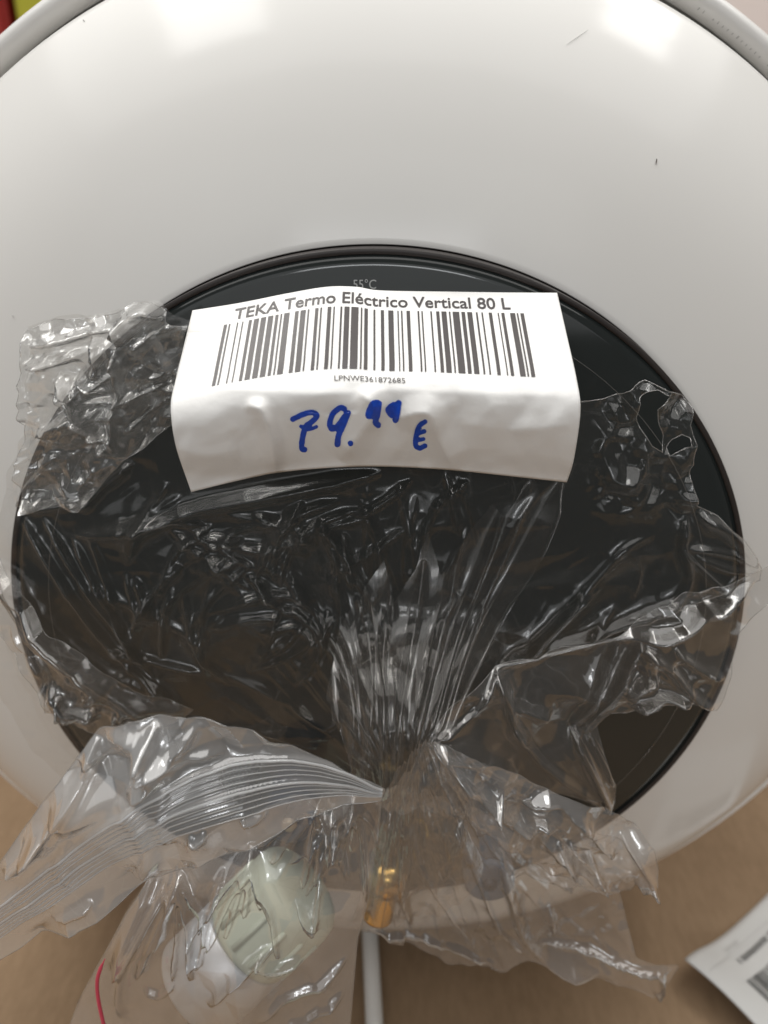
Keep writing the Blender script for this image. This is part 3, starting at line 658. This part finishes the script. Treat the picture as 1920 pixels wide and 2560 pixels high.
K_OUT = [(1075, 1842), (1120, 1880), (1160, 1960), (1190, 2060), (1210, 2180), (1150, 2260), (1060, 2300), (960, 2320), (900, 2300), (915, 2180), (935, 2060), (960, 1970), (1010, 1900)]
P_(sheet('neck_bunch', [K_OUT], lambda X, Y: -.128+.014*sst(np.hypot(X-1040, Y-1860), 0, 450),
         lambda X, Y: .0060*(pleat(X, Y, 1040, 1790, 7, 91, 1.8)-.4)+.0050*facets(X/60, Y/90, 93)+.0024*facets(X/28, Y/36, 95), MAT['bag_lobe'], bag, 3.2, 2.0, 91))
S2 = [(1100, 1880), (1230, 1925), (1340, 2010), (1450, 2060), (1560, 2110), (1600, 2180), (1540, 2230), (1460, 2225), (1330, 2190), (1230, 2150), (1160, 2080), (1110, 1990)]
P_(sheet('inner_skirt', [S2], lambda X, Y: -.109+.014*sst(np.hypot(X-1060, Y-1850), 0, 600),
         lambda X, Y: .0050*(pleat(X, Y, 1040, 1800, 6, 101, 1.6)-.4)+.0080*facets(X/70, Y/60, 103)+.0035*facets(X/32, Y/28, 105), MAT['bag_lobe'], bag, 3.2, 2.0, 101, .00010))
# ------------------------------------------------------------------ brass fitting in the bag's neck
c = at_y(np.array(958.), np.array(2228.), -.097)
BS = 1.0
fit = thing('brass_fitting', 'shiny brass pipe fitting hanging inside the clear bag beside the zip bag', 'fitting', tuple(c))
b1 = lathe('threaded_body', [(.0005, -.011)]+[(.0050+.0005*(k % 2), -.011+.0012*k) for k in range(10)]+[(.0052, .002), (.0005, .002)], MAT['brass'], fit, 40)
b2 = lathe('rounded_nut', [(.004, .001), (.0062, .0015), (.0070, .004), (.0070, .008), (.0060, .011), (.0030, .0125), (.0005, .0125)], MAT['brass'], fit, 32)
for k in (b1, b2): k.rotation_euler = (math.radians(80), math.radians(12), 0); k.scale = (BS, BS, BS)

# ------------------------------------------------------------------ safety valve and the zip bag that holds it
c = at_y(np.array(620.), np.array(2345.), -.104)
valve = thing('safety_valve', 'metal sleeve with pale green plastic cap inside the zip bag', 'valve', tuple(c))
ax = at_y(np.array(690.), np.array(2270.), -.090)-at_y(np.array(530.), np.array(2425.), -.098); ax /= np.linalg.norm(ax)
q = Vector((0, 1, 0)).rotation_difference(Vector(ax)).to_euler()
s1 = lathe('metal_sleeve', [(.0148, -.0235), (.0172, -.0245), (.0180, -.0235), (.0180, .0000), (.0174, .0006), (.015, .0006)], MAT['aluminium'], valve, 72)
s2 = lathe('sleeve_bore', [(.0148, -.0235), (.0140, -.015), (.0005, -.015)], MAT['label_grey'], s1, 48)
s3 = lathe('plastic_cap', [(.0160, .0004), (.0174, .0010), (.0178, .004), (.0178, .0225), (.0173, .0252), (.0160, .0270), (.0130, .0280), (.0060, .0286), (.0005, .0287)], MAT['green_plastic'], valve, 72)
for k in (s1, s3): k.rotation_euler = q
for k in range(14):
    a = 2*math.pi*k/14
    bm = bmesh.new(); bmesh.ops.create_cube(bm, size=1, matrix=Matrix.Rotation(a, 4, 'Y') @ Matrix.Translation((.0179, .012, 0)) @ Matrix.Diagonal((.0012, .017, .0022, 1)))
    bmesh.ops.bevel(bm, geom=bm.edges[:], offset=.0004, segments=2, affect='EDGES')
    bm_obj('grip_rib', bm, MAT['green_plastic'], s3, True)

zipbag = thing('zip_bag', 'clear zip bag with ridged closure and red stripe hanging below the gathered neck', 'zip bag', tuple(at_y(np.array(560.), np.array(2400.), -.10)))
Z1 = [(-40, 2215), (0, 2155), (100, 2018), (170, 1930), (240, 1838), (330, 1792), (460, 1768), (560, 1805), (700, 1852), (830, 1905), (962, 1968), (955, 2000), (860, 2012), (700, 2078), (560, 2140), (450, 2190), (330, 2238), (200, 2305), (0, 2402), (-40, 2420)]
ZR = [([(255, 1850), (350, 1830), (420, 1870), (500, 1800)], 30, .004), ([(235, 1860), (200, 1960), (130, 2060)], 26, .0040), ([(400, 1790), (370, 1860), (390, 1920), (330, 1980)], 26, .0045), ([(330, 1900), (420, 1870), (560, 1890)], 18, .0022),
      ([(120, 2060), (80, 2120), (20, 2180)], 22, .0045), ([(60, 2110), (100, 2090), (140, 2050)], 14, .004), ([(300, 1990), (350, 2060), (370, 2160), (330, 2210)], 34, .0045), ([(420, 1960), (400, 2040), (420, 2120)], 24, .0035), ([(180, 2090), (150, 2160), (200, 2200)], 20, .003),
      ([(470, 2090), (490, 2100), (520, 2080)], 14, .003), ([(600, 2050), (640, 2040), (670, 2020)], 14, .003), ([(130, 2290), (180, 2270), (240, 2240)], 14, .0025)]
ARCS = []
for k in range(9):
    d = k*17+(6 if k > 3 else 0)
    ARCS.append([(-40, 2290+d*.62), (150, 2138+d*.68), (350, 1998+d*.85), (560, 1912+d*.95), (720, 1888+d*.8), (850, 1918+d*.45), (955, 1970+d*.12)])
ZA = [(a, 8, .0008 if k not in (0, 4) else .0013) for k, a in enumerate(ARCS)]
def h_flap(X, Y):
    mid = spline(ARCS[4], 6); d, _, _, _ = polydist(X, Y, mid); off = .12+.88*sst(d, 60, 110)
    return ridge_field(X, Y, ZA)+ridge_field(X, Y, ZR, 1.15)*(.22+.78*off)+.0100*facets(X/190, Y/170, 61)*(.35+.65*off)+.0034*facets(X/70, Y/60, 63)*off
y_flap = lambda X, Y: -.140+.010*sst(X, 500, 960)-.006*gauss(X, Y, 420, 2020, 300, 150)
P_(sheet('bag_flap', [Z1], y_flap, h_flap, MAT['zip_film'], zipbag, 2.5, 1.2, 61, .00022))
Z2 = [(375, 2195), (450, 2130), (560, 2075), (720, 2005), (860, 1975), (955, 1975), (948, 2060), (925, 2220), (893, 2360), (872, 2590), (165, 2590), (190, 2520), (255, 2395), (320, 2270)]
FR = []
for (a, b) in (((800, 1985), 5), ((885, 1985), 5), ((630, 2120), 4), ((455, 2170), 4)):
    for k in range(b+2):
        t = (k/(b+1)-.5); l = rs.uniform(130, 300)
        FR.append(([a, (a[0]-20+t*130, a[1]+l*.5), (a[0]-45+t*230, a[1]+l)], rs.uniform(8, 14), rs.uniform(.0025, .0045)))
FR += [([(560, 2170), (520, 2300), (500, 2400), (470, 2380)], 10, .003), ([(690, 2350), (600, 2420), (520, 2520)], 14, .003), ([(760, 2380), (690, 2400), (640, 2380)], 12, .003), ([(800, 2200), (790, 2290), (780, 2310), (740, 2240)], 10, .003),
       ([(380, 2200), (320, 2330), (290, 2440)], 22, .004), ([(430, 2180), (330, 2360), (300, 2480), (330, 2560)], 13, .003), ([(870, 2400), (800, 2450), (720, 2480), (650, 2540)], 12, .0025), ([(360, 2470), (400, 2480), (440, 2450)], 12, .002), ([(860, 2480), (780, 2530), (700, 2570)], 12, .0025)]
def h_body(X, Y): return ridge_field(X, Y, FR, 1.15)+.0070*facets(X/150, Y/170, 71)+.0016*facets(X/55, Y/60, 73)
P_(sheet('bag_front', [Z2], lambda X, Y: -.128-.009*gauss(X, Y, 580, 2380, 220, 190), h_body, MAT['zip_front'], zipbag, 3.4, 0, 71, .00022))
P_(sheet('bag_back', [Z2], lambda X, Y: -.074+0*X, lambda X, Y: .009*facets(X/150, Y/150, 81), MAT['zip_front'], zipbag, 5, 0, 81))
for k in range(9):
    q = spline(ARCS[k], 14); Q = at_y(q[:, 0], q[:, 1], y_flap(q[:, 0], q[:, 1])); Q[:, 1] -= h_flap(q[:, 0], q[:, 1])+.0002
    P_(tube('zip_track', Q, .00040 if k in (0, 4) else .00018, MAT['zip_ridge'], zipbag, 6))
rp = spline([(262, 2398), (250, 2425), (243, 2455), (246, 2500), (262, 2575)], 10)
Q = at_y(rp[:, 0], rp[:, 1], -.1375)
tt = np.linspace(0, 1, len(Q)); P_(tube('red_stripe', Q, list(.00015+.00042*sst(tt, .02, .25)), MAT['red_zip'], zipbag, 8))

# ------------------------------------------------------------------ shipping label lying on the cardboard
P0 = at_z(np.array(1712.), np.array(2398.), FLOOR+.0152); P0[2] = FLOOR; Pa = at_z(np.array(1905.), np.array(2245.), FLOOR+.003); Pb = at_z(np.array(1900.), np.array(2555.), FLOOR+.003); Pa[2] = Pb[2] = FLOOR
e1 = (Pa-P0)/np.linalg.norm(Pa-P0); e2 = Pb-P0; e2 -= (e2@e1)*e1; e2 /= np.linalg.norm(e2)
ship = thing('shipping_label', 'white printed shipping label curling up on the brown cardboard', 'label', tuple(P0))
def sl(u, v, lift=0.0):             # u along the top edge, v down the sheet, metres
    z = .0012+.010*np.exp(-((u/.03)**2+(v/.05)**2))+.004*np.exp(-(u/.02)**2)+.0012*np.sin(v*70)
    return e1[None]*u[:, None]+e2[None]*v[:, None]+np.array([0, 0, 1.0])[None]*(z+lift)[:, None]
nu, nv = 50, 60
U, Vv = np.meshgrid(np.linspace(0, .105, nu), np.linspace(0, .15, nv)); Q = sl(U.ravel(), Vv.ravel())
sp = mesh_obj('paper', Q, [(j*nu+i, (j+1)*nu+i, (j+1)*nu+i+1, j*nu+i+1) for j in range(nv-1) for i in range(nu-1)], MAT['label_paper'], ship)
sm = sp.modifiers.new('thick', 'SOLIDIFY'); sm.thickness = .0003; sm.offset = -1
def patches(name, rects, mat):
    V, F = [], []
    for u0, u1, v0, v1 in rects:
        for k in range(6):
            a, b = v0+(v1-v0)*k/6, v0+(v1-v0)*(k+1)/6; n = len(V)
            V += list(sl(np.array([u0, u1, u1, u0]), np.array([a, a, b, b]), .0003)); F.append((n, n+1, n+2, n+3))
    mesh_obj(name, V, F, MAT[mat], ship, False)
rs2 = np.random.RandomState(5)
def suv(px, py):
    d = at_z(np.array(float(px)), np.array(float(py)), FLOOR+.003)-P0; return d@e1, d@e2
bu, bv = suv(1859, 2477); tu, tv = suv(1850, 2424); gu, gv = suv(1816, 2392)
bars = []; u = bu
while u < .09:
    wd = rs2.choice([.0006, .0009, .0014]); bars.append((u, u+wd, bv, bv+.035)); u += wd+rs2.choice([.0005, .0008, .0012])
patches('barcode', bars, 'label_print')
chars = []; u = tu
while u < .07:
    chars += [(u, u+.0005, tv-.0030, tv), (u+.0010, u+.0014, tv-.0030, tv), (u, u+.0012, tv-.0017, tv-.0012)][:rs2.randint(2, 4)]; u += .0021 if rs2.rand() > .15 else .0036
patches('printed_line', chars, 'label_print')
chars = []; u = gu
while u < gu+.012:
    chars += [(u, u+.0003, gv-.0022, gv), (u, u+.0010, gv-.0012, gv-.0009)]; u += .0019
patches('printed_line', chars, 'label_grey')
patches('rule', [(.004, .10, (gv+tv)/2-.001, (gv+tv)/2-.0007)], 'label_grey')
